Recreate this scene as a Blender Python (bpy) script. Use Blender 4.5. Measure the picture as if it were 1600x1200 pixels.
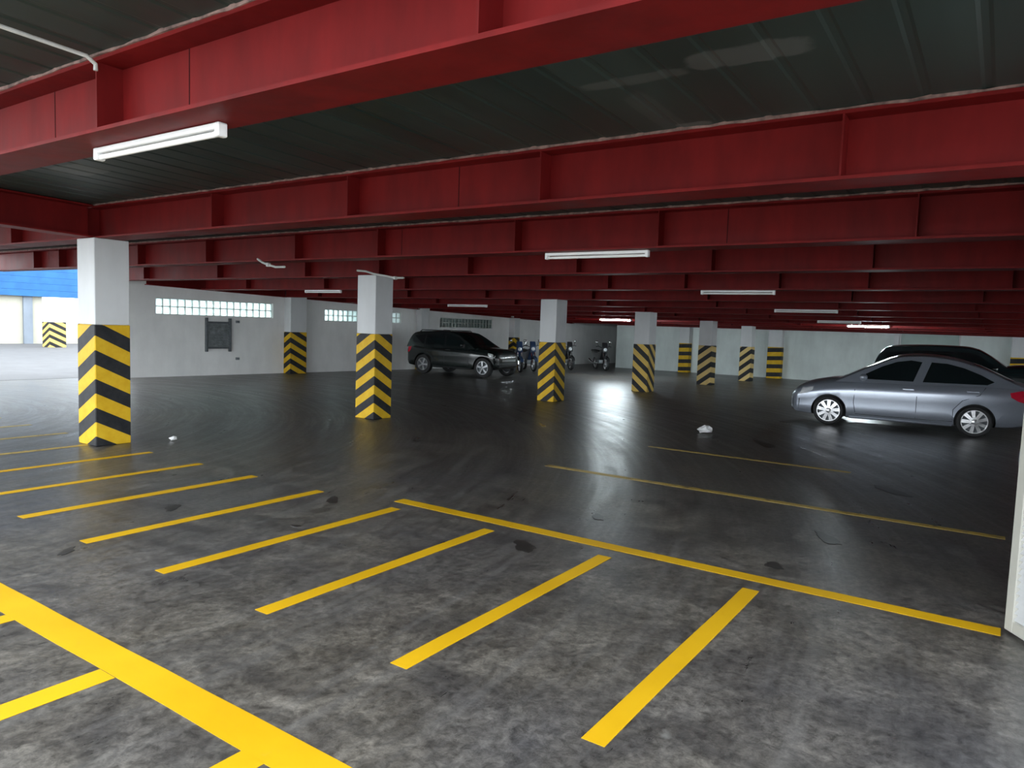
import bpy, bmesh, math, random
from mathutils import Vector, Matrix
from mathutils.bvhtree import BVHTree
for o in list(bpy.data.objects):
    bpy.data.objects.remove(o)
SC = bpy.context.scene
C = SC.collection
PI = math.pi
rnd = random.Random(7)

# ------------------------------------------------------------------ camera
cam_d = bpy.data.cameras.new('camera')
cam_d.sensor_width = 36.0
cam_d.lens = 36.0 * 1133.83 / 1600.0
cam_d.clip_end = 300
cam = bpy.data.objects.new('camera', cam_d)
C.objects.link(cam)
yaw, pit, roll = math.radians(34.1125), math.radians(4.5597), math.radians(1.9681)
fw = Vector((math.cos(pit)*math.cos(yaw), math.cos(pit)*math.sin(yaw), -math.sin(pit)))
r0 = Vector((math.sin(yaw), -math.cos(yaw), 0)); u0 = r0.cross(fw)
rt = math.cos(roll)*r0 + math.sin(roll)*u0
up = -math.sin(roll)*r0 + math.cos(roll)*u0
M3 = Matrix((rt, up, -fw)).transposed()
cam.matrix_world = Matrix.Translation((0, 0, 1.8)) @ M3.to_4x4()
SC.camera = cam

# ------------------------------------------------------------------ light
world = bpy.data.worlds.new('overcast_sky')
SC.world = world
world.use_nodes = True
wn = world.node_tree
bg = wn.nodes['Background']
bg.inputs['Color'].default_value = (0.88, 0.95, 1.0, 1)
bg.inputs['Strength'].default_value = 3.0
SC.view_settings.view_transform = 'Standard'
SC.view_settings.look = 'None'
SC.view_settings.gamma = 1
SC.view_settings.use_curve_mapping = False
SC.view_settings.exposure = 1.25

# ------------------------------------------------------------------ helpers
def mesh_obj(name, bm, m, parent=None, smooth=False):
    me = bpy.data.meshes.new(name)
    bmesh.ops.recalc_face_normals(bm, faces=bm.faces)
    bm.to_mesh(me); bm.free()
    if smooth:
        for p in me.polygons: p.use_smooth = True
        if smooth != 'all':
            me.set_sharp_from_angle(angle=math.radians(38))
    for mm in (m if isinstance(m, (list, tuple)) else [m]):
        me.materials.append(mm)
    o = bpy.data.objects.new(name, me)
    C.objects.link(o)
    if parent: o.parent = parent
    return o

def thing(name, label, cat, loc=(0, 0, 0), rz=0.0, group=None):
    o = bpy.data.objects.new(name, None)
    o.empty_display_size = 0.2
    C.objects.link(o)
    o.location = loc; o.rotation_euler = (0, 0, rz)
    o['label'] = label; o['category'] = cat
    if group: o['group'] = group
    return o

def tag(o, label, cat, group=None):
    o['label'] = label; o['category'] = cat
    if group: o['group'] = group
    return o

def struct(name, bm, m, loc=(0, 0, 0), rz=0.0, label=None):
    o = mesh_obj(name, bm, m)
    o.location = loc; o.rotation_euler = (0, 0, rz)
    o['kind'] = 'structure'
    if label: o['label'] = label
    return o

def dup(root, loc, rz, label=None, group=None):
    r = root.copy(); C.objects.link(r); r.location = loc; r.rotation_euler = (0, 0, rz)
    if label: r['label'] = label
    if group: r['group'] = group
    for ch in list(root.children):
        c = ch.copy(); C.objects.link(c); c.parent = r
        for g in list(ch.children):
            d = g.copy(); C.objects.link(d); d.parent = c
    return r

def hexa(bm, pts):
    """8 points: bottom ring 0-3, top ring 4-7"""
    v = [bm.verts.new(p) for p in pts]
    for f in ((0, 3, 2, 1), (4, 5, 6, 7), (0, 1, 5, 4), (1, 2, 6, 5), (2, 3, 7, 6), (3, 0, 4, 7)):
        bm.faces.new([v[i] for i in f])
    return v

def box(bm, x0, x1, y0, y1, z0, z1):
    return hexa(bm, [(x0, y0, z0), (x1, y0, z0), (x1, y1, z0), (x0, y1, z0),
                     (x0, y0, z1), (x1, y0, z1), (x1, y1, z1), (x0, y1, z1)])

def bevel(bm, w, seg=1):
    bmesh.ops.bevel(bm, geom=list(bm.edges), offset=w, segments=seg, affect='EDGES', profile=0.6)

def tube(bm, pts, r, n=8, cap=True):
    rings = []
    pts = [Vector(p) for p in pts]
    for i, p in enumerate(pts):
        if i == 0: d = pts[1]-p
        elif i == len(pts)-1: d = p-pts[i-1]
        else: d = (pts[i+1]-p).normalized() + (p-pts[i-1]).normalized()
        d.normalize()
        a = d.orthogonal().normalized() if i == 0 else (rings_a - d*(rings_a.dot(d))).normalized()
        rings_a = a
        b = d.cross(a)
        rr = r[i] if isinstance(r, (list, tuple)) else r
        rings.append([bm.verts.new(p + (a*math.cos(2*PI*k/n) + b*math.sin(2*PI*k/n))*rr) for k in range(n)])
    for i in range(len(rings)-1):
        for k in range(n):
            bm.faces.new((rings[i][k], rings[i][(k+1) % n], rings[i+1][(k+1) % n], rings[i+1][k]))
    if cap:
        bm.faces.new(rings[0][::-1]); bm.faces.new(rings[-1])

def lathe_y(bm, prof, n=28, c=(0, 0, 0)):
    """profile [(radius, y)] spun round the local y axis through c"""
    rings = []
    for (r, y) in prof:
        if r < 1e-5:
            rings.append([bm.verts.new((c[0], c[1]+y, c[2]))])
        else:
            rings.append([bm.verts.new((c[0]+r*math.cos(2*PI*k/n), c[1]+y, c[2]+r*math.sin(2*PI*k/n))) for k in range(n)])
    for a, b in zip(rings, rings[1:]):
        for k in range(n):
            k2 = (k+1) % n
            if len(a) == 1 and len(b) == 1: continue
            if len(a) == 1: bm.faces.new((a[0], b[k], b[k2]))
            elif len(b) == 1: bm.faces.new((a[k], a[k2], b[0]))
            else: bm.faces.new((a[k], a[k2], b[k2], b[k]))

def prism_xz(bm, poly, y0, y1):
    """polygon in x,z extruded from y0 to y1"""
    a = [bm.verts.new((x, y0, z)) for x, z in poly]
    b = [bm.verts.new((x, y1, z)) for x, z in poly]
    n = len(poly)
    bm.faces.new(a); bm.faces.new(b[::-1])
    for i in range(n):
        bm.faces.new((a[i], b[i], b[(i+1) % n], a[(i+1) % n]))

# ------------------------------------------------------------------ materials
class NT:
    def __init__(s, name, rough=0.6, metal=0.0, spec=0.5):
        s.m = bpy.data.materials.new(name); s.m.use_nodes = True
        s.t = s.m.node_tree; s.n = s.t.nodes; s.l = s.t.links
        s.b = s.n['Principled BSDF']
        s.b.inputs['Roughness'].default_value = rough
        s.b.inputs['Metallic'].default_value = metal
        s.b.inputs['Specular IOR Level'].default_value = spec
        s._o = None
    def new(s, t, **kw):
        n = s.n.new(t)
        for k, v in kw.items(): setattr(n, k, v)
        return n
    def obj(s):
        if not s._o: s._o = s.new('ShaderNodeTexCoord').outputs['Object']
        return s._o
    def geo(s):
        return s.new('ShaderNodeNewGeometry').outputs['Position']
    def put(s, inp, v):
        if hasattr(v, 'is_linked'): s.l.new(v, inp)
        else: inp.default_value = v
    def math(s, op, a, b=0.0, c=None):
        n = s.new('ShaderNodeMath', operation=op)
        s.put(n.inputs[0], a); s.put(n.inputs[1], b)
        if c is not None: s.put(n.inputs[2], c)
        return n.outputs[0]
    def noise(s, scale, detail=4, rough=0.55, vec=None, stretch=None, rot=None, dist=0.0):
        v = vec or s.obj()
        if stretch or rot:
            mp = s.new('ShaderNodeMapping')
            if stretch: mp.inputs['Scale'].default_value = stretch
            if rot: mp.inputs['Rotation'].default_value = rot
            s.l.new(v, mp.inputs['Vector']); v = mp.outputs[0]
        n = s.new('ShaderNodeTexNoise')
        n.inputs['Scale'].default_value = scale; n.inputs['Detail'].default_value = detail
        n.inputs['Roughness'].default_value = rough; n.inputs['Distortion'].default_value = dist
        s.l.new(v, n.inputs['Vector'])
        return n.outputs['Fac']
    def ramp(s, fac, stops):
        n = s.new('ShaderNodeValToRGB')
        e = n.color_ramp.elements
        while len(e) < len(stops): e.new(0.5)
        for i, (p, c) in enumerate(stops):
            e[i].position = p
            e[i].color = (c, c, c, 1) if isinstance(c, (int, float)) else (*c, 1)
        s.l.new(fac, n.inputs[0])
        return n.outputs[0]
    def mix(s, fac, a, b, mode='MIX'):
        n = s.new('ShaderNodeMix', data_type='RGBA', blend_type=mode)
        s.put(n.inputs[0], fac)
        s.put(n.inputs[6], a if hasattr(a, 'is_linked') else (*a, 1))
        s.put(n.inputs[7], b if hasattr(b, 'is_linked') else (*b, 1))
        return n.outputs[2]
    def color(s, c):
        s.put(s.b.inputs['Base Color'], c if hasattr(c, 'is_linked') else (*c, 1)); return s
    def rough(s, r): s.put(s.b.inputs['Roughness'], r); return s
    def bump(s, h, strength=0.2, dist=0.02):
        n = s.new('ShaderNodeBump')
        n.inputs['Strength'].default_value = strength; n.inputs['Distance'].default_value = dist
        s.l.new(h, n.inputs['Height']); s.l.new(n.outputs[0], s.b.inputs['Normal']); return s

def speckled(name, c, rough=0.6, amt=0.25, scale=6.0, metal=0.0, spec=0.5, bump=0.0):
    m = NT(name, rough, metal, spec)
    n = m.noise(scale)
    lo = tuple(x*(1-amt) for x in c); hi = tuple(min(1, x*(1+amt)) for x in c)
    m.color(m.ramp(n, [(0.3, lo), (0.7, hi)]))
    if bump: m.bump(n, bump)
    return m.m

def red_steel():
    m = NT('red_oxide_paint', 0.55, 0, 0.14)
    p = m.obj()
    n = m.noise(1.6, 5, 0.6)
    st = m.noise(5, 4, 0.6, stretch=(1, 1.0, 0.25))
    c = m.ramp(n, [(0.25, (0.135, 0.0075, 0.008)), (0.75, (0.20, 0.010, 0.010))])
    d = m.ramp(st, [(0.35, 0.78), (0.6, 1.0)])
    m.color(m.mix(1.0, c, d, 'MULTIPLY'))
    m.rough(m.ramp(n, [(0.2, 0.45), (0.8, 0.65)]))
    m.bump(st, 0.08)
    return m.m

def fire_spray_edge():
    return speckled('flaking_edge_paint', (0.24, 0.15, 0.13), 0.85, 0.6, 14)

def deck_mat():
    m = NT('galvanized_deck', 0.5, 0.0, 0.3)
    p = m.geo()
    a = m.noise(1.1, 5, 0.6, vec=p, stretch=(0.18, 2.2, 1))
    b = m.noise(0.7, 4, 0.5, vec=p)
    c = m.ramp(a, [(0.3, (0.019, 0.034, 0.032)), (0.7, (0.042, 0.062, 0.058))])
    c = m.mix(m.ramp(b, [(0.35, 0.0), (0.75, 0.55)]), c, (0.042, 0.044, 0.036))
    # pale water marks
    sp = m.new('ShaderNodeSeparateXYZ'); m.l.new(p, sp.inputs[0])
    wob = m.noise(5.0, 4, 0.7, vec=p)
    def patch(cx, cy, rx, ry, wb=0.8):
        u = m.math('DIVIDE', m.math('SUBTRACT', sp.outputs[0], cx), rx)
        v = m.math('DIVIDE', m.math('SUBTRACT', sp.outputs[1], cy), ry)
        d = m.math('ADD', m.math('POWER', m.math('ABSOLUTE', u), 4.0), m.math('POWER', m.math('ABSOLUTE', v), 4.0))
        d = m.math('ADD', d, m.math('MULTIPLY', m.math('SUBTRACT', wob, 0.5), wb*2.5))
        return m.ramp(d, [(0.55, 1.0), (1.0, 0.0)])
    for (cx, cy, rx, ry, k) in ((3.85, 1.22, 0.13, 0.33, 0.30), (3.93, 1.9, 0.07, 0.35, 0.22), (4.9, 1.87, 0.10, 0.13, 0.42), (3.75, 8.0, 0.2, 0.35, 0.40), (4.6, 2.0, 0.5, 0.10, 0.12)):
        c = m.mix(m.math('MULTIPLY', patch(cx, cy, rx, ry), k), c, (0.20, 0.20, 0.19))
    m.color(c)
    m.rough(m.ramp(a, [(0.3, 0.38), (0.8, 0.62)]))
    return m.m

def floor_mat():
    m = NT('polished_concrete', 0.4, 0, 0.45)
    p = m.geo()
    big = m.noise(0.45, 5, 0.6, vec=p, dist=0.6)
    mid = m.noise(2.6, 8, 0.72, vec=p, dist=0.9)
    fine = m.noise(17, 6, 0.78, vec=p, dist=0.4)
    # tyre sweep rings round the turning place in the aisle
    mp = m.new('ShaderNodeMapping'); mp.inputs['Location'].default_value = (-2.0, -16.0, 0)
    m.l.new(p, mp.inputs[0])
    sp = m.new('ShaderNodeSeparateXYZ'); m.l.new(mp.outputs[0], sp.inputs[0])
    rad = m.math('SQRT', m.math('ADD', m.math('POWER', sp.outputs[0], 2.0), m.math('POWER', sp.outputs[1], 2.0)))
    ang = m.math('ARCTAN2', sp.outputs[1], sp.outputs[0])
    cb = m.new('ShaderNodeCombineXYZ')
    m.l.new(m.math('MULTIPLY', rad, 3.0), cb.inputs[0]); m.l.new(m.math('MULTIPLY', ang, 1.6), cb.inputs[1])
    ring = m.noise(2.2, 6, 0.7, vec=cb.outputs[0])
    streak = m.noise(3.0, 5, 0.65, vec=p, stretch=(0.9, 0.22, 1), rot=(0, 0, 0.25))
    c = m.ramp(mid, [(0.30, (0.033, 0.029, 0.024)), (0.48, (0.067, 0.060, 0.050)), (0.66, (0.130, 0.118, 0.100))])
    c = m.mix(m.ramp(big, [(0.35, 0.0), (0.7, 0.6)]), c, (0.056, 0.057, 0.066))
    c = m.mix(1.0, c, m.ramp(fine, [(0.33, 0.42), (0.64, 1.6)]), 'MULTIPLY')
    c = m.mix(m.ramp(ring, [(0.50, 0.0), (0.72, 0.40)]), c, (0.16, 0.155, 0.15))
    c = m.mix(m.ramp(streak, [(0.30, 0.50), (0.48, 0.0)]), c, (0.02, 0.019, 0.02))
    spots = m.noise(5.5, 3, 0.5, vec=p)
    c = m.mix(m.ramp(spots, [(0.70, 0.0), (0.78, 0.45)]), c, (0.22, 0.22, 0.21))
    m.color(c)
    r1 = m.ramp(ring, [(0.3, 0.19), (0.7, 0.37)])
    r2 = m.ramp(mid, [(0.3, 0.02), (0.7, 0.14)])
    m.rough(m.math('ADD', r1, r2))
    h = m.math('ADD', m.math('MULTIPLY', mid, 0.6), m.math('MULTIPLY', fine, 0.25))
    m.bump(h, 0.35, 0.012)
    return m.m

def yellow_line():
    m = NT('yellow_road_paint', 0.55, 0, 0.2)
    p = m.geo()
    w = m.noise(9, 5, 0.7, vec=p)
    g = m.noise(1.3, 3, 0.5, vec=p)
    c = m.ramp(g, [(0.3, (0.50, 0.28, 0.003)), (0.7, (0.60, 0.35, 0.007))])
    m.color(m.mix(m.ramp(w, [(0.62, 0.0), (0.8, 0.35)]), c, (0.45, 0.30, 0.07)))
    return m.m

def worn_line():
    m = NT('worn_yellow_paint', 0.5, 0, 0.4)
    w = m.noise(7, 5, 0.7, vec=m.geo())
    m.color(m.ramp(w, [(0.30, (0.07, 0.06, 0.04)), (0.46, (0.42, 0.29, 0.06))]))
    return m.m

def hazard(name, kx, ky, period, phase, faded=0.0):
    m = NT(name, 0.5, 0, 0.15)
    sp = m.new('ShaderNodeSeparateXYZ'); m.l.new(m.obj(), sp.inputs[0])
    v = m.math('ADD', sp.outputs[2], m.math('ADD', m.math('MULTIPLY', sp.outputs[0], kx), m.math('MULTIPLY', sp.outputs[1], ky)))
    f = m.math('FRACT', m.math('ADD', m.math('DIVIDE', v, period), phase + 20.0))
    n = m.noise(7, 4, 0.6)
    yel = m.ramp(n, [(0.3, (0.56, 0.33, 0.012)), (0.7, (0.66, 0.42, 0.025))])
    if faded: yel = m.mix(faded, yel, (0.70, 0.58, 0.36))
    blk = m.ramp(n, [(0.3, (0.014, 0.015, 0.018)), (0.7, (0.03, 0.03, 0.032))])
    m.color(m.mix(m.math('GREATER_THAN', f, 0.5), yel, blk))
    return m.m

def plaster(name, c, streaks=0.25):
    m = NT(name, 0.75, 0, 0.3)
    p = m.geo()
    n = m.noise(1.2, 5, 0.6, vec=p)
    s = m.noise(3.0, 4, 0.6, vec=p, stretch=(1, 1, 0.25))
    k = m.ramp(n, [(0.3, 1-streaks), (0.7, 1.0)])
    q = m.ramp(s, [(0.3, 1-streaks*0.7), (0.6, 1.0)])
    col = m.mix(1.0, c, k, 'MULTIPLY')
    m.color(m.mix(1.0, col, q, 'MULTIPLY'))
    m.bump(n, 0.05)
    return m.m

def emis(name, c, strength):
    m = NT(name)
    m.b.inputs['Emission Color'].default_value = (*c, 1)
    m.b.inputs['Emission Strength'].default_value = strength
    n = m.noise(3); m.color(m.ramp(n, [(0.2, 0.85), (0.8, 0.9)]))
    return m.m

def glass_block():
    m = NT('glass_block', 0.25)
    out = m.n['Material Output']
    tr = m.new('ShaderNodeBsdfTranslucent'); tr.inputs['Color'].default_value = (0.86, 0.97, 0.95, 1)
    rf = m.new('ShaderNodeBsdfRefraction'); rf.inputs['Color'].default_value = (0.86, 0.97, 0.95, 1)
    rf.inputs['Roughness'].default_value = 0.35; rf.inputs['IOR'].default_value = 1.1
    gl = m.new('ShaderNodeBsdfGlossy'); gl.inputs['Roughness'].default_value = 0.25
    n = m.noise(9, 3)
    bp = m.new('ShaderNodeBump'); bp.inputs['Strength'].default_value = 0.3; m.l.new(n, bp.inputs['Height'])
    for s in (tr, rf, gl): m.l.new(bp.outputs[0], s.inputs['Normal'])
    a = m.new('ShaderNodeMixShader'); a.inputs[0].default_value = 0.5
    m.l.new(tr.outputs[0], a.inputs[1]); m.l.new(rf.outputs[0], a.inputs[2])
    b = m.new('ShaderNodeMixShader'); b.inputs[0].default_value = 0.08
    m.l.new(a.outputs[0], b.inputs[1]); m.l.new(gl.outputs[0], b.inputs[2])
    m.l.new(b.outputs[0], out.inputs['Surface'])
    return m.m

def car_paint(name, c, metal=0.5, rough=0.28):
    m = NT(name, rough, metal, 0.5)
    n = m.noise(300, 1)
    m.color(m.ramp(n, [(0.3, tuple(x*0.9 for x in c)), (0.7, tuple(min(1, x*1.1) for x in c))]))
    m.b.inputs['Coat Weight'].default_value = 0.7
    m.b.inputs['Coat Roughness'].default_value = 0.06
    return m.m

RED = red_steel(); DECK = deck_mat(); FLOOR = floor_mat(); YEL = yellow_line(); WORN = worn_line()
EDGE = fire_spray_edge()
WHITE = plaster('white_column_paint', (0.65, 0.66, 0.67), 0.10)
WALL = plaster('grey_white_wall_paint', (0.87, 0.87, 0.86), 0.10)
WALLB = plaster('pale_green_grey_wall_paint', (0.70, 0.76, 0.74), 0.15)
BEIGE = plaster('beige_panel_paint', (0.40, 0.385, 0.32), 0.10)
GREYP = plaster('grey_post_paint', (0.20, 0.23, 0.27), 0.15)
CONC = plaster('slab_concrete', (0.30, 0.30, 0.29), 0.3)
GROUND = plaster('outdoor_pavement', (0.42, 0.41, 0.39), 0.2)
LAMPW = speckled('white_enamel', (0.85, 0.85, 0.85), 0.35, 0.04, 5)
TUBEOFF = speckled('unlit_tube_glass', (0.88, 0.88, 0.86), 0.25, 0.03, 5)
TUBEON = emis('lit_tube', (0.82, 0.95, 1.0), 190.0)
SLOT = speckled('dark_slot', (0.03, 0.03, 0.035), 0.6, 0.2, 8)
GLASSB = glass_block()
MORTAR = speckled('white_mortar', (0.62, 0.64, 0.62), 0.8, 0.15, 20)
DARKMET = speckled('dark_grey_metal', (0.09, 0.10, 0.11), 0.5, 0.25, 12, 0.3)
GREYMET = speckled('weathered_grey_metal', (0.22, 0.24, 0.25), 0.55, 0.4, 9, 0.2)
TYRE = speckled('tyre_rubber', (0.018, 0.018, 0.019), 0.75, 0.2, 30)
ALLOY = speckled('silver_alloy', (0.78, 0.78, 0.80), 0.25, 0.05, 9, 0.65)
DALLOY = speckled('grey_alloy', (0.40, 0.41, 0.43), 0.3, 0.1, 9, 0.6)
SILVER = car_paint('silver_blue_car_paint', (0.34, 0.37, 0.43), 0.6, 0.28)
BLACKP = car_paint('black_car_paint', (0.010, 0.014, 0.014), 0.0, 0.25)
DGREEN = car_paint('dark_car_paint', (0.012, 0.022, 0.024), 0.0, 0.25)
BLUEP = car_paint('dark_blue_motorcycle_paint', (0.025, 0.055, 0.13), 0.1, 0.3)
REDP = car_paint('dark_motorcycle_paint', (0.02, 0.02, 0.022), 0.1, 0.3)
TINT = speckled('tinted_car_glass', (0.008, 0.012, 0.013), 0.06, 0.1, 3, 0, 0.6)
CHROME = speckled('chrome', (0.82, 0.82, 0.84), 0.12, 0.04, 4, 1.0)
BLACKPL = speckled('black_plastic', (0.016, 0.017, 0.018), 0.5, 0.2, 20)
REDLENS = speckled('red_lamp_lens', (0.55, 0.015, 0.04), 0.15, 0.12, 9)
LENS = speckled('clear_lamp_lens', (0.75, 0.78, 0.80), 0.12, 0.08, 9, 0.2)
DOORP = speckled('cream_steel_paint', (0.36, 0.35, 0.31), 0.5, 0.06, 4)
LOUVRE = speckled('white_louvre_paint', (0.45, 0.45, 0.45), 0.45, 0.05, 6)
PAPER = speckled('white_paper', (0.75, 0.75, 0.75), 0.9, 0.06, 9)
OIL = speckled('dark_oil_stain', (0.022, 0.020, 0.018), 0.35, 0.4, 6)
PVC = speckled('pale_pvc_pipe', (0.55, 0.56, 0.54), 0.5, 0.15, 8)
FASCIA = speckled('blue_sheet_metal', (0.03, 0.13, 0.33), 0.4, 0.15, 2)
SEAM = speckled('dark_red_weld', (0.045, 0.006, 0.006), 0.8, 0.3, 9, 0, 0.1)
COURTF = plaster('pale_court_concrete', (0.11, 0.11, 0.115), 0.2)
SKYBLOCK = plaster('sky_block_plaster', (0.16, 0.18, 0.18), 0.3)  # for the two unseen blocks added against the sky

# ------------------------------------------------------------------ room
def zc(x):               # level of the beams' undersides: the deck falls gently towards the back
    return 2.779 - 0.0285*(x - 4.848)
DK = 0.42                # depth of the beams

bm = bmesh.new(); box(bm, -3.4, 37, -8.4, 44, -0.3, 0.0)
floor = struct('floor', bm, FLOOR)
bm = bmesh.new(); box(bm, -60, -3.4, -60, 90, -0.32, -0.02); box(bm, -3.4, 80, 44, 90, -0.32, -0.02); box(bm, -3.4, 80, -60, -8.4, -0.32, -0.02)
struct('ground', bm, GROUND)
bm = bmesh.new(); box(bm, -3.3, 36.9, 20.7, 43.9, -0.2, 0.004); struct('floor_court', bm, COURTF)
floor['label'] = 'dark polished concrete garage floor with yellow bay lines'

def slab(bm, poly, off0, off1):
    a = [bm.verts.new((x, y, zc(x)+off0)) for x, y in poly]
    b = [bm.verts.new((x, y, zc(x)+off1)) for x, y in poly]
    n = len(poly)
    bm.faces.new(a[::-1]); bm.faces.new(b)
    for i in range(n): bm.faces.new((a[i], a[(i+1) % n], b[(i+1) % n], b[i]))
bm = bmesh.new()
slab(bm, [(0.5, -2.3), (5.7, -2.3), (5.7, -8.3), (37, -8.3), (37, 20.6), (0.5, 20.6)], DK+0.05, DK+0.3)
ceiling = struct('ceiling', bm, CONC)

BEAMX = [2.37, 5.07, 7.62, 10.0, 12.7, 15.35, 17.7, 20.2, 22.55, 24.8, 26.7, 28.5, 30.2]
edges = [0.5] + BEAMX + [37.0]
def deck(bm, x0, x1, y0, y1):
    pitch, hgt = 0.30, 0.006
    prof = []
    y = y0
    while y < y1:
        prof += [(y, hgt), (y+pitch*0.06, 0.0), (y+pitch*0.84, 0.0), (y+pitch*0.90, hgt)]
        y += pitch
    prof.append((min(y, y1+pitch), hgt))
    A = [[bm.verts.new((x, yy, zc(x)+DK+0.012+h)) for yy, h in prof] for x in (x0, x1)]
    for i in range(len(prof)-1):
        bm.faces.new((A[0][i], A[0][i+1], A[1][i+1], A[1][i]))
for i in range(len(edges)-1):
    bm = bmesh.new()
    x0, x1 = edges[i], edges[i+1]
    ylo = -2.2 if x1 < 6 else -8
    yhi = 20.5 if x1 < 12 else 19.8
    deck(bm, x0, x1, ylo, yhi)
    mesh_obj('deck_sheet', bm, DECK, ceiling)

# left wall with three glass block strips: s runs along the wall, +y is outside
WL_O = (10.9, 20.08, 0.0); WL_R = math.radians(-6.081)
def wl(s, n=0.0, z=0.0):
    c, sn = math.cos(WL_R), math.sin(WL_R)
    return (WL_O[0] + s*c + n*sn, WL_O[1] + s*sn - n*c, z)     # n: into the room
def wtop(s): return zc(wl(s)[0]) + DK
WIN = [(0.52, 4.22, 1.79, 2.26), (6.21, 9.64, 1.755, 2.16), (11.69, 14.85, 1.65, 2.05)]
bm = bmesh.new()
cuts = [-0.25] + [v for w in WIN for v in w[:2]] + [30.0]
def wseg(bm, s0, s1, z0, z1=None):
    t0, t1 = (z1, z1) if z1 is not None else (wtop(s0), wtop(s1))
    hexa(bm, [(s0, 0, z0), (s1, 0, z0), (s1, .2, z0), (s0, .2, z0), (s0, 0, t0), (s1, 0, t1), (s1, .2, t1), (s0, .2, t0)])
for i in range(len(cuts)-1):
    s0, s1 = cuts[i], cuts[i+1]
    if i % 2 == 0: wseg(bm, s0, s1, 0)
    else:
        w = WIN[i//2]
        wseg(bm, s0, s1, 0, w[2]); wseg(bm, s0, s1, w[3])
struct('wall_left', bm, WALL, WL_O, WL_R)
for k, (s0, s1, z0, z1) in enumerate(WIN):
    bm = bmesh.new()
    n = 17; g = 0.022
    dx = (s1-s0)/n; dz = (z1-z0)/2
    t = 0.012
    # mortar lattice
    for i in range(n+1):
        x = s0 + i*dx; box(bm, x-(g/2 if 0 < i < n else 0 if i == 0 else g), x+(g/2 if 0 < i < n else g if i == 0 else 0), 0.055, 0.15, z0, z1)
    for j in range(3):
        z = z0 + j*dz; box(bm, s0, s1, 0.056, 0.149, z-(g/2 if j == 1 else 0 if j == 0 else g), z+(g/2 if j == 1 else g if j == 0 else 0))
    w = struct('window_%d' % (k+1), bm, MORTAR, WL_O, WL_R)
    bm = bmesh.new()
    box(bm, s0-0.06, s1+0.06, -0.02, 0.03, z0-0.05, z0)
    mesh_obj('window_sill', bm, WALL, w)
    pm = None
    for i in range(n):
        for j in range(2):
            if pm is None:
                bm = bmesh.new()
                box(bm, -dx/2+g/2, dx/2-g/2, -0.045, 0.045, -dz/2+g/2, dz/2-g/2); bevel(bm, 0.012)
                p = mesh_obj('glass_block', bm, GLASSB, w); pm = p
            else:
                p = pm.copy(); C.objects.link(p); p.parent = w
            p.location = (s0+(i+.5)*dx, 0.10, z0+(j+.5)*dz)
# unseen block added outside the last windows to keep the sky off them
bm = bmesh.new()
a, b = 9.25, 27
hexa(bm, [(a, .8, -.0), (b, .8, -.0), (b, 3, -.0), (a, 3, -.0), (a, .8, 5), (b, .8, 5), (b, 3, 5), (a, 3, 5)])
o = struct('wall_sky_block', bm, SKYBLOCK, WL_O, WL_R)

# far (back) wall with a shutter opening; its left end leaves a deeper recess
XB = 31.5
bm = bmesh.new()
for (y0, y1, z0, z1) in ((-8.2, 1.41, 0, 2.5), (1.41, 3.41, 0, 1.53), (3.41, 15.4, 0, 2.5), (1.41, 3.41, 2.13, 2.5)):
    box(bm, XB, XB+0.2, y0, y1, z0, z1)
struct('wall_back', bm, WALLB)
bm = bmesh.new(); box(bm, XB+0.2, 36.6, 15.2, 15.4, 0, 2.4); struct('wall_recess_side', bm, WALLB)
bm = bmesh.new(); box(bm, 36.4, 36.6, 15.4, 18.2, 0, 2.4); struct('wall_recess_end', bm, WALLB)
# shutter window
bm = bmesh.new()
for (y0, y1, z0, z1) in ((1.41, 3.41, 1.53, 1.58), (1.41, 3.41, 2.08, 2.13), (1.41, 1.46, 1.58, 2.08), (3.36, 3.41, 1.58, 2.08)):
    box(bm, XB-0.03, XB+0.12, y0, y1, z0, z1)
PALESLAT = speckled('pale_green_slat_paint', (0.36, 0.42, 0.40), 0.5, 0.08, 3)
w4 = struct('window_4', bm, LOUVRE)
pm = None
for i in range(8):
    z = 1.60 + i*0.06
    bm = bmesh.new()
    hexa(bm, [(XB, 1.46, z), (XB+.02, 1.46, z), (XB+.02, 3.36, z), (XB, 3.36, z), (XB+.05, 1.46, z+.065), (XB+.07, 1.46, z+.065), (XB+.07, 3.36, z+.065), (XB+.05, 3.36, z+.065)])
    mesh_obj('slat', bm, PALESLAT, w4)
bm = bmesh.new(); box(bm, XB-0.12, XB-0.005, 3.42, 3.60, 0.0, 2.0)
o = mesh_obj('downpipe_casing', bm, WHITE); tag(o, 'white boxed duct on back wall beside the slatted window', 'duct')

# right side: wall past the steel door, and the unseen right end, its height shaped to control daylight
bm = bmesh.new(); box(bm, 5.52, 5.72, -8.2, -0.24, 0, zc(5.6)+DK); struct('wall_right', bm, WALL)
bm = bmesh.new(); box(bm, 5.72, XB, -8.2, -8.0, 0, 0.9); box(bm, 5.72, 15.0, -8.2, -8.0, 0.9, 2.9); struct('wall_end', bm, WALL)

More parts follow.
